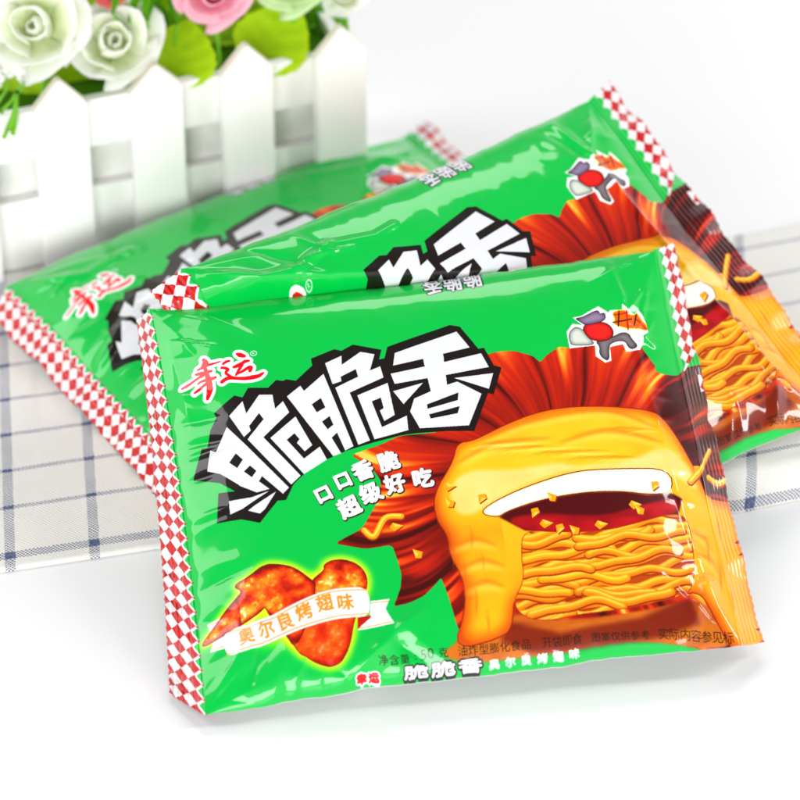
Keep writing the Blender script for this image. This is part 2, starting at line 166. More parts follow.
def make_art():
    A = Art(GREEN); P = dict(ART)
    for k in ('mane', 'mass'): P[k] = [(a+.9 if a > 12.5 else a, b-.4 if a > 12.0 and b < .6 else b) for a, b in P[k]]
    for k in ('mass', 'cream', 'noodle', 'wing_a', 'wing_b', 'sauce2', 'rib', 'band', 'floor', 'st_red', 'st_pale', 'st_grey', 'st_dark', 'st_or'): P[k] = chaikin(P[k], 2)
    P['mane'] = chaikin(P['mane'], 1, .12)
    # auburn strands burst
    cu, cv = 8.9, 4.4
    def mane(U, V):
        th = np.arctan2(V-cv, (U-cu)*.92); r = np.hypot(U-cu, V-cv)
        bend = th+.10*np.sin(r*1.1)+.05*r
        lock = bend*2.9; lf = np.abs((lock % 1)-.5)*2
        f = vnoise(bend*15+40, r*.6, 3)*.55+vnoise(bend*44+90, r*1.0, 4)*.45
        hl = np.exp(-((r-(4.6+.6*np.sin(lock*4)))/1.0)**2)
        t = .20+.27*f+.95*hl*np.clip(f*2-.72, 0, 1)*(1-lf**3)+.22*(1-lf)*sstep(r, 2.2, 4)-.30*lf**8-.12*(U < 6.8)*(V < 5.2)
        t = t-.42*sstep(U, 11.2, 12.1)*sstep(7.9-V, 0, .6)-.15*sstep(-V, -5.2, -2.5)
        return ramp(t, [(0, (.26, .03, .02)), (.22, (.52, .07, .03)), (.42, (.76, .13, .03)), (.62, (.89, .28, .05)), (.85, (.97, .58, .10)), (1, (1, .78, .3))])
    A.poly(P['mane'], mane)
    # ground tone under the noodle cake
    A.poly(P['floor'], lambda U, V: ramp(.5+.5*fbm(U*1.5, V*6, 21)-.4*sstep(V, .5, 1.3), [(0, (.36, .10, .03)), (.5, (.72, .32, .07)), (1, (.86, .50, .12))]), 3)
    A.poly(P['floor_d'], (.42, .07, .03), 8, .8)
    # golden mass
    m, x, y = A.mask([P['mass']], 8); 
    A.put(A.grow(m, 4), x, y, (.55, .12, .02))
    sm = A.smooth(m, 34)
    def gold(U, V):
        e = np.clip((sm-.5)*2, 0, 1)
        t = .12+.58*e+.35*(fbm(U*1.0, V*1.0, 9)-.5)+.17*sstep(V, 2.6, 4.6)-.20*np.exp(-((V-3.2)/.5)**2)*(U < 7.3)
        return ramp(t, [(0, (.78, .26, .02)), (.35, (.90, .46, .03)), (.65, (.95, .66, .06)), (1, (.97, .78, .14))])
    A.put(m, x, y, gold)
    # soft folds in the golden mass
    for pts in ([(6.0, 2.9), (6.6, 3.05), (7.1, 2.85)], [(6.15, 2.35), (6.7, 2.5), (7.2, 2.3)], [(6.2, 1.85), (6.7, 1.95), (7.1, 1.8)], [(11.75, 2.9), (12.0, 2.75), (12.15, 2.4)],
                [(11.8, 2.3), (12.05, 2.15), (12.2, 1.8)], [(7.0, 5.6), (8.4, 6.0), (10.2, 6.1), (11.4, 5.6)], [(6.5, 5.1), (7.5, 5.5), (8.8, 5.5)], [(9.0, 5.35), (10.2, 5.55), (11.5, 5.2)]):
        A.stroke(pts, [.03, .16, .03], True, (.86, .40, .04), 6, .6)
        A.stroke([(a, b-.12) for a, b in pts], [.03, .2, .03], True, (1, .88, .38), 9, .5)
    for k in range(46):
        u_ = 6.8+4.0*((k*.618) % 1); v_ = 4.65+.95*((k*.377) % 1); L_ = .5+.5*((k*.73) % 1)
        A.stroke([(u_, v_), (u_+L_*.5, v_+.06), (u_+L_, v_+.02)], [.01, .05, .01], True, (.90, .50, .05) if k % 2 else (1, .90, .42), 2, .45)
    for k in range(30):
        v_ = .6+2.4*((k*.618) % 1); u_ = (6.0 if k % 2 else 11.9)+.7*((k*.37) % 1)
        A.stroke([(u_, v_), (u_+.04, v_+.25), (u_+.02, v_+.5)], [.01, .04, .01], True, (.84, .40, .03), 2, .45)
    A.poly(P['cream'], lambda U, V: ramp(.5+.5*fbm(U*2, V*2, 14), [(0, (.93, .72, .28)), (1, (.97, .88, .58))]), 7, .85)
    A.poly(P['sauce'], (.30, .02, .03), 3)
    A.poly(P['sauce2'], lambda U, V: ramp(vnoise(U*3, V*6, 8), [(0, (.55, .03, .06)), (1, (.76, .06, .10))]), 5)
    m, x, y = A.mask([P['band']], 8); A.put(A.grow(m, 4), x, y, (.50, .14, .03))
    A.put(m, x, y, lambda U, V: ramp(A.smooth(m, 12)*1.1-.1, [(0, (.88, .72, .42)), (.6, (.93, .90, .80)), (1, (.95, .94, .91))]))
    # noodle cake: wavy strands
    m, x, y = A.mask([P['noodle']], 8); A.put(A.grow(m, 3), x, y, (.66, .22, .02))
    keep = A.buf.copy(); A.put(m, x, y, (.70, .26, .02))
    rg = np.random.default_rng(12); order = []
    for lay in range(2):
        for k in range(17): order.append((lay, k))
    rg.shuffle(order); order.sort(key=lambda q: q[0])
    for lay, k in order:
        v0 = .85+k*.165+rg.uniform(-.05, .05)+lay*.07; sl = .055
        us_ = np.linspace(7.0, 11.9, 26); ph = rg.uniform(-.5, .5)+v0*1.3; am = rg.uniform(.06, .12); f1 = rg.uniform(2.3, 2.9)
        vv_ = v0+am*np.sin(us_*f1+ph)+.05*np.sin(us_*5.1+ph*2+k)+sl*(us_-9.3)+.12*np.sin(us_*.9+v0)
        if lay: i0 = rg.integers(0, 12); n_ = rg.integers(9, 15); us_, vv_ = us_[i0:i0+n_], vv_[i0:i0+n_]
        wd = rg.uniform(.17, .21); pts = list(zip(us_, vv_)); sh = rg.uniform(-.04, .04)-.07*(v0 < 1.5)
        A.stroke([(a_, b_-.025) for a_, b_ in pts], wd+.035, True, (.66+sh, .22+sh, .01))
        A.stroke(pts, wd, True, (.90+sh, .50+sh, .03)); A.stroke([(a_, b_+.025) for a_, b_ in pts], wd*.62, True, (.96, .66+sh, .07), 3, .9)
        A.stroke([(a_, b_+.045) for a_, b_ in pts], wd*.24, True, (1, .86, .34), 2, .75)
    inside = np.zeros(A.buf.shape[:2], bool); inside[y:y+m.shape[0], x:x+m.shape[1]] = m
    A.buf[~inside] = keep[~inside]
    for i, (u, v) in enumerate(P['chips']):
        a = i*2.1; r = .13
        q = [(u+r*1.5*math.cos(a), v+r*1.3*math.sin(a)), (u+r*.8*math.cos(a+1.9), v+r*math.sin(a+1.9)), (u+r*math.cos(a+3), v+r*math.sin(a+3)), (u+r*.9*math.cos(a+4.4), v+r*.9*math.sin(a+4.4))]
        A.poly([(p[0]+.02, p[1]-.03) for p in q], (.6, .15, .02)); A.poly(q, (.98, .62, .06)); A.poly([q[0], q[1], (u, v)], (1, .8, .25))
    for k in ('chipn', 'chipn2', 'chipn3'):
        A.stroke([(a, b-.03) for a, b in P[k]], .17, True, (.68, .22, .02)); A.stroke(P[k], .14, True, (.98, .62, .05)); A.stroke([(a, b+.02) for a, b in P[k]], .05, True, (1, .85, .3), 1)
    # roasted wings with a glow and ribbon
    gp = P['glow']; g = [[a, b] for a, b in gp]
    A.poly(g, (.72, .98, .10), 22, .95); A.poly(P['wing_b'], (.95, 1, .15), 13, .8); A.poly(P['wing_a'], (.95, 1, .15), 13, .8)
    for k in ('wing_b', 'wing_a'):
        m, x, y = A.mask([P[k]], 60); A.put(A.smooth(A.grow(m, 16), 12), x, y, (.90, 1, .10), .9)
    def ribcol(U, V): return ramp(.75+.25*np.sin(U*1.9+.6), [(0, (.80, .82, .86)), (1, (.96, .96, .97))])
    for k in ('tail_l', 'tail_r'): A.poly(P[k], ribcol)
    for k in ('g3', 'g4', 'g5', 'g6'): A.stroke(P[k], .03, True, (.93, .66, .28))
    def wing(m, cuts):
        sm = A.smooth(m, 12)
        def f(U, V):
            n = fbm(U*3.2, V*3.2, 51, 5); b = vnoise(U*15, V*15, 55)
            t = .10+.45*np.clip((sm-.45)*1.8, 0, 1)+1.25*(n-.47)+.9*np.clip(b-.62, 0, 1)*sstep(n, .42, .55)+.10*(vnoise(U*28, V*28, 57)-.5)
            return ramp(t, [(0, (.50, .05, .02)), (.3, (.80, .14, .02)), (.5, (.93, .32, .04)), (.72, (.98, .58, .12)), (.9, (1, .80, .35)), (1, (1, .95, .75))])
        return f
    m, x, y = A.mask([P['wing_b']], 8); A.put(A.grow(m, 3), x, y, (.42, .05, .02)); A.put(m, x, y, wing(m, 0))
    A.put(m & (np.add.outer(A.vv[y:y+m.shape[0]], 0*A.uu[x:x+m.shape[1]]) < 1.65), x, y, (.78, .10, .02), .45)
    m, x, y = A.mask([P['wing_a']], 8); A.put(A.grow(m, 4), x, y, (.40, .05, .02)); A.put(m, x, y, wing(m, 0))
    A.poly([p for p in P['rib']], ribcol)
    A.poly(P['fold'], (.72, .08, .03))
    for k in ('g1', 'g2'): A.stroke(P[k], .032, True, (.93, .66, .28))
    # tip of the wing passes over the ribbon
    tip = [p for p in P['wing_a'] if p[0] < 1.05]
    m, x, y = A.mask([tip]); A.put(m, x, y, wing(m, 0))
    # title
    A.poly(P['title_back'], BLACK)
    for p in P['title_white']: A.poly(p, PWHITE)
    for p in P['title_holes']: A.poly(p, BLACK)
    # brush mark
    polys = [A.stroke(p, w, False) for p, w in zip(P['mark'], MARK_W)]
    ms = [A.mask([q], 12) for q in polys]
    for m, x, y in ms: A.put(A.grow(m, 12), x, y, (.98, .97, .97))
    for m, x, y in ms: A.put(m, x, y, (.92, .02, .05))
    u, v = P['reg'][0]
    ring = [(u+.085*math.cos(t), v+.075*math.sin(t)) for t in np.linspace(0, 2*math.pi, 24)[:-1]]
    rin = [(u+.065*math.cos(t), v+.057*math.sin(t)) for t in np.linspace(0, 2*math.pi, 24)[:-1]]
    A.poly([ring, rin], (.85, .97, .88)); put_char(A, 'R', u, v, .10, .10, 8, [(0, (.85, .97, .88), 0, 0)])
    # plain splash sticker
    A.poly(P['st_out'], (.97, .97, .97)); 
    for k, c0, c1 in (('st_pale', (.42, .45, .42), (.82, .85, .80)), ('st_dark', (.20, .17, .18), (.50, .45, .46)), ('st_red', (.42, .02, .03), (.90, .12, .10)), ('st_grey', (.26, .20, .32), (.56, .48, .60))):
        m, x, y = A.mask([P[k]], 6); s9 = A.smooth(m, 9); A.put(A.grow(m, 2), x, y, (.12, .08, .09)); A.put(m, x, y, lambda U, V: mixc(c0, c1, np.clip(s9*1.5-.5, 0, 1)))
    m, x, y = A.mask([P['st_or']], 6); A.put(A.grow(m, 4), x, y, (.98, .85, .15)); A.put(m, x, y, (.93, .38, .04))
    for i in range(1, 7): A.stroke(P['st_str%d' % i], .035, True, (.15, .05, .02) if i % 2 else (.75, .08, .02))
    # writing
    for ch, u, v, w, h, rot, sty in GLYPHS:
        if sty == 'sub': L = [(7, (.20, .10, .08), 2, -3), (4, (.97, .97, .98), 0, 0)]
        elif sty == 'gold': L = [(2, (.93, .56, .10), 0, 0)]
        elif sty == 'blk': L = [(0, (.14, .09, .04), 0, 0)]
        elif sty == 'small': L = [(7, BLACK, 0, 0), (2, PWHITE, 0, 0)]
        elif sty == 'white': L = [(2, (.80, .98, .86), 0, 0)]
        else: L = [(6, (.98, .97, .97), 0, 0), (2, (.92, .02, .05), 0, 0)]
        put_char(A, ch, u, v, w, h, rot, L)
    # diamond borders on the seals
    U, V = np.meshgrid(A.uu, A.vv)
    ck = checker(U+.02, V); 
    zig = -.04+.17*(np.abs(((V/.37) % 1)-.5)*2-.5)
    left = U < zig
    A.buf[left] = np.where(ck[left][:, None], np.array(RED, np.float32), np.array((.90, .885, .895), np.float32))
    zr = WB+.33+.19*(np.abs(((V/.37) % 1)-.5)*2-.5)
    ckr = checker(U-WB-.02, V)
    right = (U > zr) & (V > 7.25+.30*(U-WB-.4)*2)
    sg = (U > WB-.6) & (V > 7.25+.15*np.sin(U*3)); A.buf[sg & ~right] = np.array(GREEN)
    right |= (U > WB+.80) & (np.abs(V-6.75) < .22)
    A.buf[right] = np.where(ckr[right][:, None], np.array(RED, np.float32), np.array((.90, .885, .895), np.float32))
    # reprinted strip where the golden print meets the lower end of the right seal
    rt = (U > WB+.80) & (((V < 2.9) & (V > 2.2)) | (V < .5)) & (np.abs(((V/.37) % 1)-.5)*2 > .5+(1.15-(U-WB))*1.2); A.buf[rt] = np.array(RED, np.float32)
    return A.buf
def image_from(buf, name):
    h, w, _ = buf.shape
    im = bpy.data.images.new(name, w, h); px = np.ones((h, w, 4), np.float32); px[..., :3] = np.clip(buf, 0, 1)
    im.pixels.foreach_set(px.ravel()); im.update(); im.pack(); return im

# ============================ materials ============================
def new_mat(name):
    m = bpy.data.materials.new(name); m.use_nodes = True; nt = m.node_tree
    return m, nt, nt.nodes['Principled BSDF']
def nd(nt, t, **k):
    n = nt.nodes.new(t)
    for a, b in k.items(): setattr(n, a, b)
    return n
def mth(nt, op, a, b=None, c=None, clamp=False):
    n = nd(nt, 'ShaderNodeMath', operation=op, use_clamp=clamp)
    for i, v in enumerate((a, b, c)):
        if v is None: continue
        if isinstance(v, (int, float)): n.inputs[i].default_value = v
        else: nt.links.new(v, n.inputs[i])
    return n.outputs[0]
def mixrgb(nt, f, a, b):
    n = nd(nt, 'ShaderNodeMix', data_type='RGBA')
    for i, v in ((0, f), (6, a), (7, b)):
        if isinstance(v, (int, float)): n.inputs[i].default_value = v
        elif isinstance(v, tuple): n.inputs[i].default_value = (*v, 1)
        else: nt.links.new(v, n.inputs[i])
    return n.outputs[2]
def lin(c): return tuple((x/12.92 if x <= .04045 else ((x+.055)/1.055)**2.4) for x in c)
def bump(nt, bs, h, strength=.3, dist=.001):
    b = nd(nt, 'ShaderNodeBump'); b.inputs['Strength'].default_value = strength; b.inputs['Distance'].default_value = dist
    nt.links.new(h, b.inputs['Height']); nt.links.new(b.outputs[0], bs.inputs['Normal']); return b
def film_settings(nt, bs):
    bs.inputs['Roughness'].default_value = FILM_ROUGH; bs.inputs['Specular IOR Level'].default_value = .12
    bs.inputs['Coat Weight'].default_value = .9; bs.inputs['Coat Roughness'].default_value = .035; bs.inputs['Coat IOR'].default_value = 1.45
FILM_ROUGH = .30
def film_mat():
    m, nt, bs = new_mat('printed_film')
    im = image_from(make_art(), 'wrapper_print')
    uv = nd(nt, 'ShaderNodeUVMap', uv_map='UVMap'); tx = nd(nt, 'ShaderNodeTexImage', image=im, interpolation='Cubic', extension='EXTEND')
    nt.links.new(uv.outputs[0], tx.inputs[0]); nt.links.new(tx.outputs[0], bs.inputs['Base Color']); film_settings(nt, bs)
    tc = nd(nt, 'ShaderNodeTexCoord'); no = nd(nt, 'ShaderNodeTexNoise'); no.inputs['Scale'].default_value = 55; no.inputs['Detail'].default_value = 2
    nt.links.new(tc.outputs['Object'], no.inputs[0]); bump(nt, bs, no.outputs[0], .25, .0012)
    return m
def back_mat():
    m, nt, bs = new_mat('green_film_back')
    tc = nd(nt, 'ShaderNodeTexCoord'); no = nd(nt, 'ShaderNodeTexNoise'); no.inputs['Scale'].default_value = 60
    nt.links.new(tc.outputs['Object'], no.inputs[0])
    nt.links.new(mixrgb(nt, no.outputs[0], (.62, .72, .64), (.72, .80, .73)), bs.inputs['Base Color']); film_settings(nt, bs); bump(nt, bs, no.outputs[0], .2, .001)
    return m
def sealback_mat():
    m, nt, bs = new_mat('diamond_film_back')
    tc = nd(nt, 'ShaderNodeTexCoord'); sp = nd(nt, 'ShaderNodeSeparateXYZ'); nt.links.new(tc.outputs['Object'], sp.inputs[0])
    p = mth(nt, 'ADD', mth(nt, 'DIVIDE', sp.outputs[0], .0020), mth(nt, 'DIVIDE', sp.outputs[1], .00185)); q = mth(nt, 'SUBTRACT', mth(nt, 'DIVIDE', sp.outputs[0], .0020), mth(nt, 'DIVIDE', sp.outputs[1], .00185))
    k = mth(nt, 'MODULO', mth(nt, 'ADD', mth(nt, 'ADD', mth(nt, 'FLOOR', p), mth(nt, 'FLOOR', q)), 4000), 2)
    nt.links.new(mixrgb(nt, k, lin((.7, .02, .03)), lin((.9, .88, .88))), bs.inputs['Base Color']); film_settings(nt, bs)
    return m

# ============================ object helpers ============================
def tag(o, label=None, cat=None, group=None, kind=None):
    if label: o['label'] = label
    if cat: o['category'] = cat
    if group: o['group'] = group
    if kind: o['kind'] = kind
    return o
def empty(name, loc, rz=0):
    o = bpy.data.objects.new(name, None); o.empty_display_size = .01; C.objects.link(o); o.location = [x*CM for x in loc]; o.rotation_euler[2] = rz; return o
def mesh_obj(name, verts, faces, mats, parent=None, smooth=True, uvs=None, midx=None, scale=CM):
    me = bpy.data.meshes.new(name); me.from_pydata([tuple(x*scale for x in v) for v in verts], [], [tuple(f) for f in faces])
    for m in (mats if isinstance(mats, list) else [mats]): me.materials.append(m)
    if midx is not None: me.polygons.foreach_set('material_index', np.array(midx, np.int32))
    me.polygons.foreach_set('use_smooth', [smooth]*len(me.polygons))
    if uvs is not None:
        l = me.uv_layers.new(name='UVMap'); vi = np.zeros(len(me.loops), np.int32); me.loops.foreach_get('vertex_index', vi)
        l.data.foreach_set('uv', np.asarray(uvs, np.float32)[vi].ravel())
    me.update(); o = bpy.data.objects.new(name, me); C.objects.link(o)
    if parent: o.parent = parent
    return o
def box(w, d, h, bev=.05, cx=0, cy=0, cz=0, seg=2):
    bm = bmesh.new(); bmesh.ops.create_cube(bm, size=1)
    bmesh.ops.scale(bm, vec=(w, d, h), verts=bm.verts); bmesh.ops.translate(bm, vec=(cx, cy, cz), verts=bm.verts)
    if bev: bmesh.ops.bevel(bm, geom=bm.edges[:], offset=bev, segments=seg, affect='EDGES', profile=.5)
    return bm
def bm_obj(name, bm, mat, parent=None, smooth=False):
    bmesh.ops.scale(bm, vec=(CM, CM, CM), verts=bm.verts)
    me = bpy.data.meshes.new(name); bm.to_mesh(me); bm.free(); me.materials.append(mat)
    if smooth: me.polygons.foreach_set('use_smooth', [True]*len(me.polygons))
    o = bpy.data.objects.new(name, me); C.objects.link(o)
    if parent: o.parent = parent
    return o

# ============================ the three packets ============================
def crease(U, V, a, b, amp, w, taper=.25):
    """sharp ridge (or valley) from a to b"""
    ax, ay = a; bx, by = b; L2 = (bx-ax)**2+(by-ay)**2
    t = ((U-ax)*(bx-ax)+(V-ay)*(by-ay))/L2; tc = np.clip(t, 0, 1)
    d = np.hypot(U-ax-tc*(bx-ax), V-ay-tc*(by-ay))
    return amp*np.exp(-d/w)*np.clip(np.minimum(tc, 1-tc)/taper+.15, 0, 1)
def tent(U, V, pts, amp, w):
    """one long sharp crease through several points, two flat flanks"""
    best = np.full_like(U, 9.0); P = np.array(pts, float)
    for (ax, ay), (bx, by) in zip(P[:-1], P[1:]):
        tc = np.clip(((U-ax)*(bx-ax)+(V-ay)*(by-ay))/((bx-ax)**2+(by-ay)**2), 0, 1)
        best = np.minimum(best, np.hypot(U-ax-tc*(bx-ax), V-ay-tc*(by-ay)))
    return amp*np.clip(1-best/w, 0, 1)
def relief(U, V, p, seed):
    r = np.random.default_rng(seed); z = np.zeros_like(U)
    # long soft tension folds
    z += p.get('soft', .05)*(fbm(U*.35+seed*3.1, V*.55+7, seed+60, 3)-.45)*2
    n = fbm(U*.8+seed, V*.8, seed+70, 3); z -= p.get('crump', .05)*np.abs(n-.45)*2
    # puckers fanning from both seals and pulled corners
    for side in (0, 1):
        for k in range(p.get('puck', 16)):
            v0 = HB*(k+.5+r.uniform(-.35, .35))/p.get('puck', 16); L = r.uniform(.5, 1.7); dv = (HB/2-v0)*r.uniform(-.12, .16)
            a, b = (0, v0), (L, v0+dv)
            if side: a, b = (WB-a[0], a[1]), (WB-b[0], b[1])
            z += crease(U, V, a, b, (p.get('puckr', 1) if side else 1)*r.uniform(.03, .07)*r.choice([-1, 1]), r.uniform(.08, .16), .5)
    for side in (0, 1):
        for top in (0, 1):
            for k in range(3):
                ang = math.radians(r.uniform(15, 75)); L = r.uniform(1.0, 2.6)
                a = (0.05, .05); b = (L*math.cos(ang), L*math.sin(ang))
                if side: a, b = (WB-a[0], a[1]), (WB-b[0], b[1])
                if top: a, b = (a[0], HB-a[1]), (b[0], HB-b[1])
                z += crease(U, V, a, b, r.uniform(.04, .10)*r.choice([-1, 1, 1]), r.uniform(.10, .2), .4)
    for c in p.get('creases', []): z += crease(U, V, *c)
    for c in p.get('tents', []): z += tent(U, V, *c)
    return z
def grid_faces(nx, ny, off=0, flip=False):
    i = np.arange(nx-1); j = np.arange(ny-1); I, J = np.meshgrid(i, j); a = (J*nx+I).ravel()+off
    f = np.stack([a, a+1, a+nx+1, a+nx], 1); return f[:, ::-1] if flip else f
FILM = film_mat(); BACK = back_mat(); SBACK = sealback_mat()
def art_uv(U, V): return np.stack([((U-U0)/(U1-U0)).ravel(), ((V-V0)/(V1-V0)).ravel()], 1)
def press(W, key):
    """what lies on top presses a wrapper down, and the cloth under it holds it up"""
    for k in {'C': ['B', 'A'], 'B': ['A'], 'A': []}[key]:
        q = PACKS[k]; L = (W-np.array(q['c']))@q['R']
        fp = sstep(np.minimum(WB/2+.1-np.abs(L[:, 0]), HB/2+.0-np.abs(L[:, 1])), 0, .6)
        g = np.clip(1-(np.abs(L[:, 0])/(WB/2))**4, 0, 1)*np.clip(1-(np.abs(L[:, 1])/(HB/2))**4, 0, 1)
        zmax = -.70*np.sqrt(g)-.06
        over = np.clip(L[:, 2]-zmax, 0, None)*fp
        W = W-over[:, None]*np.array(q['R'])[:, 2][None, :]
    W[:, 2] = np.maximum(W[:, 2], CLOTH_Z(W[:, 0], W[:, 1])+.03+.03*np.tanh(W[:, 2]))
    return W
def CLOTH_Z(x, y): return np.where(y > -9.6, .13, 0.0)
def make_packet(key, label, seed):
    p = PACKS[key]
    us = np.concatenate([[0], np.cumsum(np.interp(np.linspace(0, 1, 300), [0, .08, .92, 1], [.025, .045, .045, .025]))]); us = us/us[-1]*WB
    tt = np.linspace(0, 1, 270); vs = HB*(.5-.5*np.cos(np.pi*(tt*.92+.04)))
    vs = (vs-vs[0])/(vs[-1]-vs[0])*HB
    org = np.array([p['c'][0], p['c'][1], 0.0])
    def world(x, y, z): return np.stack([x.ravel(), y.ravel(), z.ravel()], 1)@np.array(p['R']).T+np.array(p['c'])
    def frontback(U, V, back):
        x, y, z = pack_base(U, V, p)
        g = np.clip(1-np.abs(2*V/HB-1)**4, 0, 1)**.5*np.clip(1-np.exp(-np.clip(U, 0, None)/.25), 0, 1)*np.clip(1-np.exp(-np.clip(WB-U, 0, None)/.25), 0, 1)
        body = (U > 0) & (U < WB)
        rel = relief(U, V, p, seed+(50 if back else 0))*np.where(body, g, 0)
        wav = p.get('wave', .05)*np.sin(V*1.3+seed)*np.exp(-np.minimum(np.abs(U), np.abs(WB-U))/1.2)
        rib = .015*np.sin(np.clip(-U, 0, None)*2*np.pi/.15)+.009*np.sin(np.clip(U-WB, 0, None)*2*np.pi/.15)
        t = np.clip(np.maximum(-U, U-WB), 0, None)
        buck = .09*t*np.sin(V*2.6+seed*2)+.05*t*np.sin(V*6.1+seed)
        if back: z = z-2*p['T']*.88*(z/p['T'])*(body) if False else np.where(body, -.85*z, z)-.012; rel = -rel
        # folded long edges wander a little
        edge = np.exp(-np.minimum(V, HB-V)/.5)*np.where(body, 1, .4)*(fbm(U*1.1+seed, V*0+seed*1.7+np.sign(V-HB/2), 90+seed, 3)-.45)*.22
        return x, y+edge, z+rel+wav+rib+buck
    root = empty('snack_packet', org)
    tag(root, label, 'snack packet', 'green snack packets piled on the table')
    def build(name, ulist, mats, seal):
        U, V = np.meshgrid(ulist, vs)
        if seal:
            left_end = ulist[0] < 0; t = np.maximum(-U, U-WB)
            sc = 1+np.clip((t-SEAL+.12)/.12, 0, 1)*.022*(np.abs(((V/.2) % 1)-.5)*4-1)
            U = -t*sc if left_end else WB+t*sc
        parts = []; uv = []
        for back in (False, True):
            x, y, z = frontback(U, V, back); parts.append(world(x, y, z)); uv.append(art_uv(U, V))
        W = press(np.concatenate(parts), key)-org
        nx, ny = len(ulist), len(vs); n = nx*ny
        F = [grid_faces(nx, ny), grid_faces(nx, ny, n, True)]
        def strip(idx, rev):
            a = idx[:-1]; b = idx[1:]; f = np.stack([a, a+n, b+n, b], 1); return f[:, ::-1] if rev else f
        bot = np.arange(nx); top = bot+(ny-1)*nx; lef = np.arange(ny)*nx; rig = lef+nx-1
        S = [strip(bot, False), strip(top, True), strip(lef, True), strip(rig, False)]
        F = np.concatenate(F+S); mi = np.zeros(len(F), int); nf = (nx-1)*(ny-1); mi[nf:2*nf] = 1
        return mesh_obj(name, W, F, mats, root, True, np.concatenate(uv), mi)
    build('wrapper', us, [FILM, BACK], False)
    sl = np.linspace(0, SEAL, 46)
    build('end_seal', -sl[::-1], [FILM, SBACK], True); build('end_seal', WB+sl, [FILM, SBACK], True)
    return root
PACKS['A']['tents'] = [([(11.15, 10.3), (11.2, 9.4), (11.32, 8.6), (11.36, 7.2), (11.5, 5.6), (11.6, 4.2), (11.72, 2.6), (11.86, 1.5)], .034, .13), ([(11.86, 1.5), (12.0, .9), (12.28, .2)], .16, .30), ([(11.86, 1.5), (11.5, .9), (11.1, .2)], .16, .28),
    ([(11.9, 9.4), (11.65, 8.7), (11.5, 8.4)], .05, .10), ([(11.3, 8.4), (11.8, 7.9)], .05, .09), ([(.2, .3), (1.0, .9), (1.5, 1.7)], .10, .30), ([(1.6, .2), (2.0, 1.0)], .12, .35), ([(3.2, .2), (4.0, .7), (4.9, 1.3)], .16, .45), ([(5.6, .2), (4.8, 1.0)], .1, .35), ([(2.6, .2), (3.1, .9)], .08, .3)]
PACKS['B']['tents'] = [([(10.75, 10.3), (10.9, 8.6), (11.1, 6.0), (11.3, 3.5), (11.5, 1.4)], .07, .15), ([(11.5, 1.4), (12.1, .2)], .14, .28), ([(11.5, 1.4), (10.6, .2)], .14, .28), ([(9.6, .25), (10.0, 1.2)], .1, .22),
    ([(.3, 10.2), (1.2, 9.4), (2.2, 9.2), (3.2, 9.5)], .10, .22), ([(2.2, 9.2), (2.8, 8.4)], .08, .2), ([(3.2, 9.5), (4.4, 9.2), (5.0, 9.3)], .06, .18), ([(.3, 9.4), (1.4, 8.6)], .07, .18)]
PACKS['C']['tents'] = [([(.2, 6.3), (1.4, 6.9), (2.6, 6.8)], .08, .25), ([(.3, 9.9), (1.6, 9.2), (3.0, 9.3)], .08, .25), ([(.2, 3.4), (1.3, 4.4)], .09, .25), ([(8.8, 9.6), (10.2, 9.2), (11.9, 9.6)], .08, .3), ([(9.0, 10.2), (10.4, 9.9)], .07, .25)]
PACKS['A']['creases'] = [
    ((11.6, 1.9), (11.0, 1.3), .06, .08, .3), ((11.0, 10.4), (11.3, 9.0), .08, .08, .3), ((11.9, 9.6), (11.3, 8.8), .06, .06, .3), ((11.9, 8.6), (11.5, 7.9), .05, .06, .3),
    ((0.1, .2), (1.2, 1.6), .10, .16, .3), ((1.0, .15), (1.5, 1.5), -.10, .14, .3), ((2.0, .2), (2.5, .9), .12, .14, .3), ((3.3, .1), (4.4, .9), .14, .16, .3), ((4.4, .9), (5.2, .2), -.12, .14, .3),
    ((3.4, .1), (2.6, .8), -.1, .14, .3), ((.3, 9.6), (1.6, 9.1), .05, .10, .3), ((1.0, 10.4), (2.6, 9.0), .05, .12, .3), ((.25, 9.9), (.5, 7.0), .06, .12, .3)]
PACKS['B']['creases'] = [((.3, 10.2), (1.8, 8.8), .12, .10, .3), ((1.4, 10.5), (2.3, 9.3), -.12, .10, .3), ((2.3, 9.4), (4.0, 9.1), .09, .10, .3), ((1.8, 8.8), (3.0, 8.4), .08, .10, .3), ((2.6, 10.4), (3.3, 8.9), .08, .1, .3),
    ((10.9, 10.3), (11.2, 4.0), .09, .10, .2), ((10.2, 10.3), (10.9, 8.6), -.08, .12, .3), ((11.2, 4.2), (11.7, .4), .12, .12, .3), ((11.5, 1.6), (10.6, .2), .12, .12, .3), ((9.2, .2), (9.9, 1.3), .10, .12, .3)]
PACKS['C']['creases'] = [((.5, 10.3), (2.6, 9.3), .07, .16, .3), ((.2, 6.2), (2.2, 7.0), .09, .12, .3), ((.3, 3.5), (1.5, 4.6), .08, .12, .3), ((.2, 8.0), (1.6, 8.8), .06, .12, .3), ((9, 10.2), (11.6, 9.0), .07, .15, .3), ((8.0, 9.6), (11.8, 10.2), -.06, .15, .3)]
make_packet('A', 'front green snack packet leaning on the other two, its whole printed face visible', 1)
make_packet('B', 'middle green snack packet directly behind the front one, reaching the right photo edge', 2)
pc = make_packet('C', 'lowest green snack packet lying flat before the white picket planter, mostly covered by the others', 3)

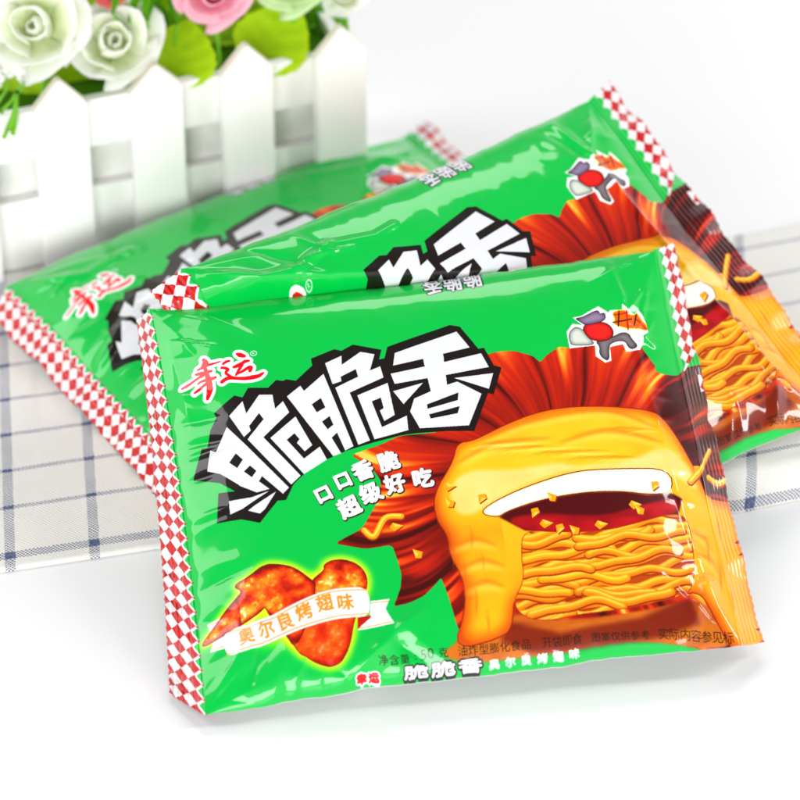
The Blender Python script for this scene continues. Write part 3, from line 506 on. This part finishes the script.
# ============================ table and cloth ============================
def simple(name, c, rough=.5, spec=.4, nscale=0, var=0, bmp=0):
    m, nt, bs = new_mat(name); bs.inputs['Roughness'].default_value = rough; bs.inputs['Specular IOR Level'].default_value = spec
    tc = nd(nt, 'ShaderNodeTexCoord'); no = nd(nt, 'ShaderNodeTexNoise'); no.inputs['Scale'].default_value = nscale or 40; no.inputs['Detail'].default_value = 4
    nt.links.new(tc.outputs['Object'], no.inputs[0])
    a = tuple(max(0, x*(1-var)) for x in c); b = tuple(min(1, x*(1+var)) for x in c)
    nt.links.new(mixrgb(nt, no.outputs[0], a, b), bs.inputs['Base Color'])
    if bmp: bump(nt, bs, no.outputs[0], .4, bmp)
    return m
TABLE = simple('white_tabletop', (.89, .893, .897), .30, .3, 8, .012)
n = 60; pr = [(y, 0.0) for y in np.linspace(-45, 60, 22)]+[(60+25*math.sin(a), 25-25*math.cos(a)) for a in np.linspace(.1, math.pi/2, 12)]+[(85, z) for z in (28, 32)]
V = []; F = []
for y, z in pr: V += [(-90, y, z), (90, y, z)]
for i in range(len(pr)-1): F.append((2*i, 2*i+1, 2*i+3, 2*i+2))
tag(mesh_obj('table', V, F, TABLE, None, True), 'white seamless tabletop sweeping up behind', kind='structure')

def cloth_material():
    m, nt, bs = new_mat('checked_cotton'); bs.inputs['Roughness'].default_value = .9; bs.inputs['Specular IOR Level'].default_value = .1
    uv = nd(nt, 'ShaderNodeUVMap', uv_map='UVMap'); sp = nd(nt, 'ShaderNodeSeparateXYZ'); nt.links.new(uv.outputs[0], sp.inputs[0])
    no = nd(nt, 'ShaderNodeTexNoise'); no.inputs['Scale'].default_value = 3; nt.links.new(uv.outputs[0], no.inputs[0])
    wob = mth(nt, 'MULTIPLY', mth(nt, 'SUBTRACT', no.outputs[0], .5), .06)
    s = mth(nt, 'ADD', sp.outputs[0], wob); t = mth(nt, 'ADD', sp.outputs[1], wob)
    def stripe(x, period, off, w):      # 1 inside a stripe
        f = mth(nt, 'ABSOLUTE', mth(nt, 'SUBTRACT', mth(nt, 'FRACT', mth(nt, 'DIVIDE', mth(nt, 'SUBTRACT', x, off-period/2), period)), .5))
        return mth(nt, 'LESS_THAN', f, w/period/2)
    colm = stripe(s, 1.98, .25, .25)
    first = mth(nt, 'LESS_THAN', mth(nt, 'ABSOLUTE', mth(nt, 'SUBTRACT', t, .60)), .13)
    rows = mth(nt, 'MULTIPLY', stripe(t, 1.42, 2.38, .13), mth(nt, 'GREATER_THAN', t, 1.4))
    row = mth(nt, 'MAXIMUM', first, rows)
    # weave: little knots of blue thread on white
    P = .092
    def wv(x): return mth(nt, 'SINE', mth(nt, 'MULTIPLY', x, 2*math.pi/P))
    dots = mth(nt, 'GREATER_THAN', mth(nt, 'MULTIPLY', wv(s), wv(t)), .05)
    solid = mth(nt, 'MULTIPLY', colm, row)
    any_ = mth(nt, 'MAXIMUM', colm, row)
    blue = mth(nt, 'MAXIMUM', mth(nt, 'MULTIPLY', any_, dots), solid)
    n2 = nd(nt, 'ShaderNodeTexNoise'); n2.inputs['Scale'].default_value = 14; nt.links.new(uv.outputs[0], n2.inputs[0])
    blue = mth(nt, 'MULTIPLY', blue, mth(nt, 'ADD', .62, mth(nt, 'MULTIPLY', n2.outputs[0], .5)), clamp=True)
    base = mixrgb(nt, n2.outputs[0], (.86, .84, .79), (.92, .91, .87))
    nt.links.new(mixrgb(nt, blue, base, lin((.13, .24, .48))), bs.inputs['Base Color'])
    w1 = mth(nt, 'SINE', mth(nt, 'MULTIPLY', mth(nt, 'ADD', s, t), 2*math.pi/.085)); w2 = mth(nt, 'SINE', mth(nt, 'MULTIPLY', mth(nt, 'SUBTRACT', s, t), 2*math.pi/.05))
    bump(nt, bs, mth(nt, 'ADD', w1, mth(nt, 'MULTIPLY', w2, .6)), .45, .0003)
    return m
CLOTH = cloth_material()
# front edge runs from the left out of frame to the right, where the cloth is folded under and stands thicker
ex = np.array([-16, -12, -9.54, -5.9, 0, 4, 8.2, 9.84, 12, 16.0]); ey = np.array([-7.3, -7.0, -6.72, -5.86, -5.2, -4.95, -4.52, -4.02, -3.3, -2.2])
S = np.linspace(-16, 16, 330); T = np.concatenate([np.linspace(0, .6, 14), np.linspace(.7, 12.6, 115)])
def cloth_xyz(x, t):
    """t = distance back from the front edge"""
    y0 = np.interp(x, ex, ey); fat = .14+.95*sstep(x, 3.5, 7.2)
    r = np.minimum(fat, .9); ang = np.clip(t/(r*1.1+1e-6), 0, math.pi/2)
    z = fat*np.sin(ang)**.8; yy = y0+r*.55*(1-np.cos(ang))+np.clip(t-r*1.1*math.pi/2, 0, None)
    back = sstep(yy-y0, 1.6, 5.5); z = z*(1-back)+.14*back
    z = z+.06*(fbm(x*.35+3, yy*.35+9, 77, 3)-.45)*sstep(t, .3, 1.5)
    return x-.115*(yy-y0)*sstep(-x, -6, 6)+.06*(yy-y0)*sstep(x, 2, 9), yy, np.maximum(z, .012)
XX, TT = np.meshgrid(S, T); cx, cy, cz = cloth_xyz(XX, TT)
cuv = np.stack([(XX+9.54).ravel(), (TT+.42*sstep(XX, 3.5, 7.2)).ravel()], 1)
nx, ny = len(S), len(T); top = np.stack([cx.ravel(), cy.ravel(), cz.ravel()], 1)
o = mesh_obj('checked_cloth', top, grid_faces(nx, ny), CLOTH, None, True, cuv)
sm = o.modifiers.new('thickness', 'SOLIDIFY'); sm.thickness = .0008; sm.offset = -1
tag(o, 'white cotton cloth with thin navy check spread under the snack packets', 'cloth')

# ============================ picket planter ============================
PAINT = simple('white_painted_wood', (.93, .92, .90), .55, .3, 90, .03, .0004)
INNER = simple('grey_lining', (.82, .80, .77), .9, .1, 130, .25, .001)
EDGE = simple('bare_wood_edge', (.74, .68, .57), .8, .1, 120, .15)
PH = math.radians(20); ux, uy = math.cos(PH), math.sin(PH)
pl = empty('picket_planter', (-9.5, 5.5, 0), PH)
tag(pl, 'small white planter box with pointed picket slats behind the snack packets', 'planter')
for k, s in enumerate((-1.87, .71, 3.29, 5.78, 8.40)):
    w, h, sh = .71, 6.0+.05*math.sin(k*2.2), 5.22; dd = .34
    bm = bmesh.new(); prof = [(-w, .0), (w, .0), (w, sh), (0, h), (-w, sh)]
    vf = [bm.verts.new((s+x, -dd/2, z)) for x, z in prof]; vb = [bm.verts.new((s+x, dd/2, z)) for x, z in prof]
    bm.faces.new(vf); bm.faces.new(vb[::-1])
    for i in range(5): j = (i+1) % 5; bm.faces.new((vf[j], vf[i], vb[i], vb[j]))
    bmesh.ops.recalc_face_normals(bm, faces=bm.faces); bmesh.ops.bevel(bm, geom=bm.edges[:], offset=.045, segments=2, affect='EDGES')
    o = bm_obj('picket', bm, PAINT, pl); o.data.materials.append(EDGE)
    for f in o.data.polygons:
        if f.normal.z > .35 and abs(f.normal.y) < .5: f.material_index = 1
LEN0, LEN1 = -5.0, 8.9; mid = (LEN0+LEN1)/2; ln = LEN1-LEN0
for z0, z1 in ((3.58, 5.03), (.18, 2.33)):
    bm_obj('board', box(ln, .3, z1-z0, .03, mid, .36, (z0+z1)/2), PAINT, pl)
    bm_obj('board', box(ln, .3, z1-z0, .03, mid, 4.4, (z0+z1)/2), PAINT, pl)
for s in (LEN0+.16, LEN1-.16): bm_obj('end_panel', box(.28, 3.66, 4.8, .03, s, 2.38, 2.6), PAINT, pl)
bm_obj('lining', box(ln-.7, .12, 4.7, 0, mid, .60, 2.5), INNER, pl)
bm_obj('floor_board', box(ln-.7, 3.5, .2, 0, mid, 2.45, .28), PAINT, pl)
MOSS = simple('green_filler', lin((.24, .42, .06)), .95, .05, 60, .5, .002)
bm = box(ln-.8, 3.3, 1.2, .1, mid, 2.45, 4.1); bm_obj('filler', bm, MOSS, pl)

def pw(s, d, z):   # planter coordinates to world
    return np.array([-9.5+s*ux-d*uy, 5.5+s*uy+d*ux, z])

# ============================ flowers and leaves ============================
def petal_mat(name, a, b, tr=.25):
    m, nt, bs = new_mat(name); bs.inputs['Roughness'].default_value = .6; bs.inputs['Specular IOR Level'].default_value = .2
    uv = nd(nt, 'ShaderNodeUVMap', uv_map='UVMap'); sp = nd(nt, 'ShaderNodeSeparateXYZ'); nt.links.new(uv.outputs[0], sp.inputs[0])
    no = nd(nt, 'ShaderNodeTexNoise'); no.inputs['Scale'].default_value = 5; nt.links.new(uv.outputs[0], no.inputs[0])
    f = mth(nt, 'ADD', sp.outputs[1], mth(nt, 'MULTIPLY', mth(nt, 'SUBTRACT', no.outputs[0], .5), .5), clamp=True)
    c = mixrgb(nt, f, a, b); nt.links.new(c, bs.inputs['Base Color'])
    t = nd(nt, 'ShaderNodeBsdfTranslucent'); nt.links.new(c, t.inputs[0]); mx = nd(nt, 'ShaderNodeMixShader'); mx.inputs[0].default_value = tr
    nt.links.new(bs.outputs[0], mx.inputs[1]); nt.links.new(t.outputs[0], mx.inputs[2]); nt.links.new(mx.outputs[0], nt.nodes['Material Output'].inputs[0])
    return m
WPET = petal_mat('white_petal', lin((.95, .99, .80)), (.99, .99, .98), .55); PPET = petal_mat('pink_petal', lin((.98, .45, .60)), lin((1, .78, .84)))
PALE = petal_mat('pale_green_petal', lin((.70, .90, .45)), lin((.86, .95, .74))); RPET = petal_mat('red_petal', lin((.9, .2, .25)), lin((.98, .5, .5)))
LEAF = petal_mat('lime_leaf', lin((.60, .80, .02)), lin((.80, .93, .10)), .35); LEAF2 = petal_mat('green_leaf', lin((.22, .52, .02)), lin((.45, .72, .06)), .35)
STEM = simple('green_stem', lin((.45, .72, .15)), .6, .3)
def sweep(pts, r, nseg=6):
    V = []; F = []; pts = np.array(pts, float); r = np.broadcast_to(r, (len(pts),))
    d = np.gradient(pts, axis=0)
    for i, p in enumerate(pts):
        t = d[i]/np.linalg.norm(d[i]); a = np.cross(t, [0, 1, .3]); a /= np.linalg.norm(a); b = np.cross(t, a)
        V += [tuple(p+r[i]*(math.cos(q)*a+math.sin(q)*b)) for q in np.linspace(0, 2*math.pi, nseg+1)[:-1]]
    for i in range(len(pts)-1):
        for j in range(nseg): k = (j+1) % nseg; F.append((i*nseg+j, i*nseg+k, (i+1)*nseg+k, (i+1)*nseg+j))
    return V, F
def rose(pos, rad, mat, facing, label, seed, group=None):
    r = random.Random(seed); root = empty('rose', (pos[0], pos[1], 4.6))
    tag(root, label, 'rose', group)
    V = []; F = []; UV = []
    base = Vector((0, 0, pos[2]-4.6)); q = Vector(facing).normalized().to_track_quat('Z', 'Y')
    layers = [(2, .26, .80, 0, 1.0), (3, .50, .96, 6, .95), (4, .82, .86, 30, 1.0), (5, .98, .64, 58, 1.0)]
    for li, (cnt, pr_, hgt, lean, wf) in enumerate(layers):
        for k in range(cnt):
            a0 = 2*math.pi*k/cnt+li*.9+r.uniform(-.25, .25); wid = 2*math.pi/cnt*.72; sc = r.uniform(.82, 1.15); off = len(V)
            nu, nv = 11, 9
            for j in range(nv):
                tv = j/(nv-1)
                for i in range(nu):
                    tu = i/(nu-1)*2-1; a = a0+tu*wid*(.45+.55*math.sin(min(tv*1.6, 1)*math.pi/2))
                    edge = 1-.20*abs(tu)**3+.10*math.sin(tu*4+k*1.7+li)+.05*math.sin(tu*11+k*2)
                    h = tv*hgt*edge*sc
                    rr = pr_*(.18+.82*math.sin(tv*math.pi/2)**.8)*sc*(1-(.75, .45, .12, 0)[li]*max(0, tv-.45)**1.3*1.6)*(1+.12*math.sin(tu*3+k*2.3)*tv)+math.sin(math.radians(lean))*max(0, tv-.55)**1.5*.9
                    h2 = h-math.sin(math.radians(lean))*max(0, tv-.6)**2*.9
                    p = Vector((rr*math.cos(a), rr*math.sin(a), h2-.4))*rad; p = q@p
                    V.append(tuple(base+p)); UV.append((tu*.5+.5+k, min(1, tv*.9+.06*li)))
            for j in range(nv-1):
                for i in range(nu-1): F.append((off+j*nu+i, off+j*nu+i+1, off+(j+1)*nu+i+1, off+(j+1)*nu+i))
    o = mesh_obj('bloom', V, F, mat, root, True, UV); s_ = o.modifiers.new('thickness', 'SOLIDIFY'); s_.thickness = .0003
    e = base+q@Vector((0, 0, -.35*rad)); v, f = sweep([tuple(e), (e.x*.6, e.y*.6+.1, e.z*.55), (0.05, .1, e.z*.2), (0, 0, 0)], .07); mesh_obj('stem', v, f, STEM, root)
    return root
def leaf_mesh(L, Wd, curl, cup, seed, teeth=.03):
    V = []; F = []; UV = []; nu, nv = 13, 17
    for j in range(nv):
        t = j/(nv-1); w = Wd*math.sin(math.pi*min(1, t**.75*.985+.01))**.75
        for i in range(nu):
            u = i/(nu-1)*2-1; ww = w*(1+(teeth*math.sin(t*60) if abs(u) > .95 else 0))
            vein = .03*math.sin((t*9-abs(u)*2.2)*math.pi)*(1-abs(u)*.5)
            V.append((u*ww, t*L, cup*(u*u)*w+vein*L*.25-curl*t*t*L)); UV.append((u*.5+.5, .35+.4*math.sin((t*9-abs(u)*2.2)*math.pi)*.4+.3*abs(u)))
    for j in range(nv-1):
        for i in range(nu-1): F.append((j*nu+i, j*nu+i+1, (j+1)*nu+i+1, (j+1)*nu+i))
    return V, F, UV
CAM = np.array([0, -DIST*math.cos(PITCH), DIST*math.sin(PITCH)]); FW = np.array([0, math.cos(PITCH), -math.sin(PITCH)]); UPV = np.array([0, math.sin(PITCH), math.cos(PITCH)])
def at(px, py, d):
    """point seen at a pixel of the photograph, d cm behind the picket plane"""
    v = FW*FOC+np.array([1, 0, 0])*(px-400)-UPV*(py-400); n_ = np.array([-uy, ux, 0]); p0 = pw(0, d, 0)
    t = ((p0-CAM)@n_)/(v@n_); return CAM+v*t
plants = []
def leafy(name, label, specs, mat, group='leafy sprigs in the planter'):
    root = empty(name, tuple(specs[0]['b'][:2])+(4.6,)); tag(root, label, 'plant', group); o0 = np.array([specs[0]['b'][0], specs[0]['b'][1], 4.6])
    for i, s in enumerate(specs):
        V, F, UV = leaf_mesh(s['L'], s['W'], s.get('curl', .2), s.get('cup', .3), i)
        up = Vector(s['dir']).normalized(); nrm = Vector(s['n']).normalized(); x = up.cross(nrm).normalized(); nrm = x.cross(up)
        M = Matrix((x, up, nrm)).transposed(); b = Vector(s['b']-o0)
        V = [tuple(b+M@Vector(v)) for v in V]; mesh_obj('leaf', V, F, s.get('m', mat), root, True, UV)
        v, f = sweep([tuple(b), tuple(b*.5+Vector((0, .1, -.2))), (0, .2, -.4)], .045); mesh_obj('stem', v, f, STEM, root)
    return root
view = -FW
def leafspec(px, py, d, ang, L, W, tilt=0, **k):
    """leaf whose middle sits at px,py; ang = direction of its tip on screen"""
    c = at(px, py, d); a = math.radians(ang); R_ = np.array([1, 0, 0]); dr = R_*math.cos(a)+UPV*math.sin(a)+FW*math.sin(math.radians(tilt))
    return dict(b=c-dr*L*.5, dir=tuple(dr), n=tuple(view+np.array([0, 0, .5])), L=L, W=W, **k)
leafy('leafy_sprig', 'broad lime leaf between the second and third pickets', [leafspec(181, 54, .9, 80, 1.9, 1.0)], LEAF)
leafy('leafy_sprig', 'toothed lime leaf drooping between third and fourth pickets', [leafspec(276, 38, .9, 60, 2.1, 1.05)], LEAF)
leafy('leafy_sprig', 'yellow green leaf just behind the first picket', [leafspec(78, 82, 1.6, -20, 2.8, .9), leafspec(120, 100, 2.0, -10, 2.2, .7, m=LEAF2)], LEAF)
leafy('leafy_sprig', 'lime leaves at the left edge under the buds', [leafspec(10, 100, 1.6, 190, 2.2, .85), leafspec(38, 112, 2.0, 200, 1.8, .7, m=LEAF2)], LEAF)
rr = random.Random(3); sp = []
for i in range(70):
    sp.append(leafspec(rr.uniform(-30, 330), rr.uniform(-30, 95)-0, rr.uniform(2.0, 3.9), rr.uniform(0, 360), rr.uniform(1.2, 2.2), rr.uniform(.35, .7), rr.uniform(-40, 40), m=LEAF if rr.random() < .45 else LEAF2))
for s in sp: s['b'][2] = max(s['b'][2], 4.8)
sp[0]['b'] = np.array(pw(4, 2.5, 4.8))
leafy('leafy_bush', 'mass of small green leaves filling the planter behind the roses', sp, LEAF2)
sp = []
for i in range(16):
    sp.append(leafspec(150+rr.uniform(-35, 30), rr.uniform(-25, 30), rr.uniform(1.4, 2.4), 90+rr.uniform(-25, 25), rr.uniform(1.8, 2.6), .13, m=LEAF2))
leafy('grassy_sprig', 'upright narrow green blades between the white and pink roses', sp, LEAF2)
rose(at(36, 26, .9), 1.2, WPET, (-.15, -.85, .55), 'larger white rose at the left edge above the first picket', 1, 'roses in the planter')
rose(at(113, 44, .8), 1.03, WPET, (.25, -.7, .75), 'white rose right of the larger one, above the gap between the first two pickets', 2, 'roses in the planter')
rose(at(214, -6, 1.0), .80, PPET, (.1, -.8, .3), 'pink rose above the second gap, cut by the top of the photo', 3, 'roses in the planter')
rose(at(292, -22, 1.0), .80, PALE, (0, -.8, .5), 'pale green rose near the fourth picket, cut by the top edge', 4, 'roses in the planter')
rose(at(112, -8, 1.6), .42, RPET, (0, -.6, .8), 'small red bud peeking between the two white roses at top', 5, 'roses in the planter')
rose(at(345, -5, 1.0), .50, WPET, (0, -.8, .5), 'small white bloom beside the tip of the rightmost picket', 6, 'roses in the planter')
# sprig of tiny white buds
b0 = at(14, 80, .5); root = empty('bud_sprig', (b0[0], b0[1], 4.6)); tag(root, 'sprig of tiny white buds with thin lime stems at left edge', 'flower sprig'); o0 = np.array([b0[0], b0[1], 4.6])
BUD = simple('white_bud', (.88, .9, .86), .6, .2)
for i in range(13):
    c = at(rr.uniform(-4, 30), rr.uniform(68, 92), .4+rr.uniform(0, .5))-o0
    bm = bmesh.new(); bmesh.ops.create_icosphere(bm, subdivisions=2, radius=rr.uniform(.10, .17))
    for v in bm.verts: v.co *= 1+.18*math.sin(v.co.x*40+i)*math.sin(v.co.z*38)
    bmesh.ops.translate(bm, vec=tuple(c), verts=bm.verts); bm_obj('bud', bm, BUD, root, True)
for i, (x0, y0, x1, y1) in enumerate([(17, 90, 1, 112), (17, 92, 4, 138), (18, 92, 9, 130), (16, 88, 13, 135), (10, 80, -4, 104), (24, 80, 17, 92)]):
    a, b = at(x0, y0, .5)-o0, at(x1, y1, -.3)-o0
    v, f = sweep([tuple(a), tuple((a+b)/2+[.06, 0, 0]), tuple(b)], [.035, .045, .07]); mesh_obj('stem', v, f, STEM, root)

# ============================ light, world, camera ============================
w = bpy.data.worlds.new('World'); bpy.context.scene.world = w; w.use_nodes = True; nt = w.node_tree; bg = nt.nodes['Background']
tc = nd(nt, 'ShaderNodeTexCoord'); sp_ = nd(nt, 'ShaderNodeSeparateXYZ'); nt.links.new(tc.outputs['Generated'], sp_.inputs[0])
rp = nd(nt, 'ShaderNodeMapRange'); rp.inputs[1].default_value = .15; rp.inputs[2].default_value = .62; rp.inputs[3].default_value = 1.28; rp.inputs[4].default_value = .16
nt.links.new(sp_.outputs[2], rp.inputs[0]); nt.links.new(rp.outputs[0], bg.inputs['Strength']); bg.inputs[0].default_value = (1, 1, 1, 1)
def area(name, loc, target, sx, sy, power, col=(1, 1, 1)):
    l = bpy.data.lights.new(name, 'AREA'); l.shape = 'RECTANGLE'; l.size = sx*CM; l.size_y = sy*CM; l.energy = power; l.color = col
    o = bpy.data.objects.new(name, l); C.objects.link(o); o.location = [x*CM for x in loc]
    d = Vector(target)-Vector(loc); o.rotation_euler = d.to_track_quat('-Z', 'Y').to_euler(); return o
area('softbox_left', (-62, 6, 58), (0, -2, 2), 30, 60, 2.5)
area('softbox_right', (72, 4, 44), (2, -2, 2), 12, 64, 4.4)
area('softbox_back', (0, 72, 92), (0, 4, 2), 80, 26, 3.4)
area('softbox_front', (-20, -110, 26), (-4, 4, 2), 90, 36, 11)
cam = bpy.data.cameras.new('camera'); co = bpy.data.objects.new('camera', cam); C.objects.link(co)
co.location = tuple(CAM*CM); co.rotation_euler = (math.pi/2-PITCH, 0, 0)
cam.sensor_width = 36; cam.lens = 36*FOC/800; cam.clip_start = .01; cam.clip_end = 50
cam.dof.use_dof = True; cam.dof.focus_distance = (DIST-6.6)*CM; cam.dof.aperture_fstop = 13.5
sc = bpy.context.scene; sc.camera = co
sc.view_settings.view_transform = 'Standard'; sc.view_settings.look = 'None'; sc.view_settings.exposure = 0; sc.view_settings.gamma = 1
sc.render.engine = 'CYCLES'
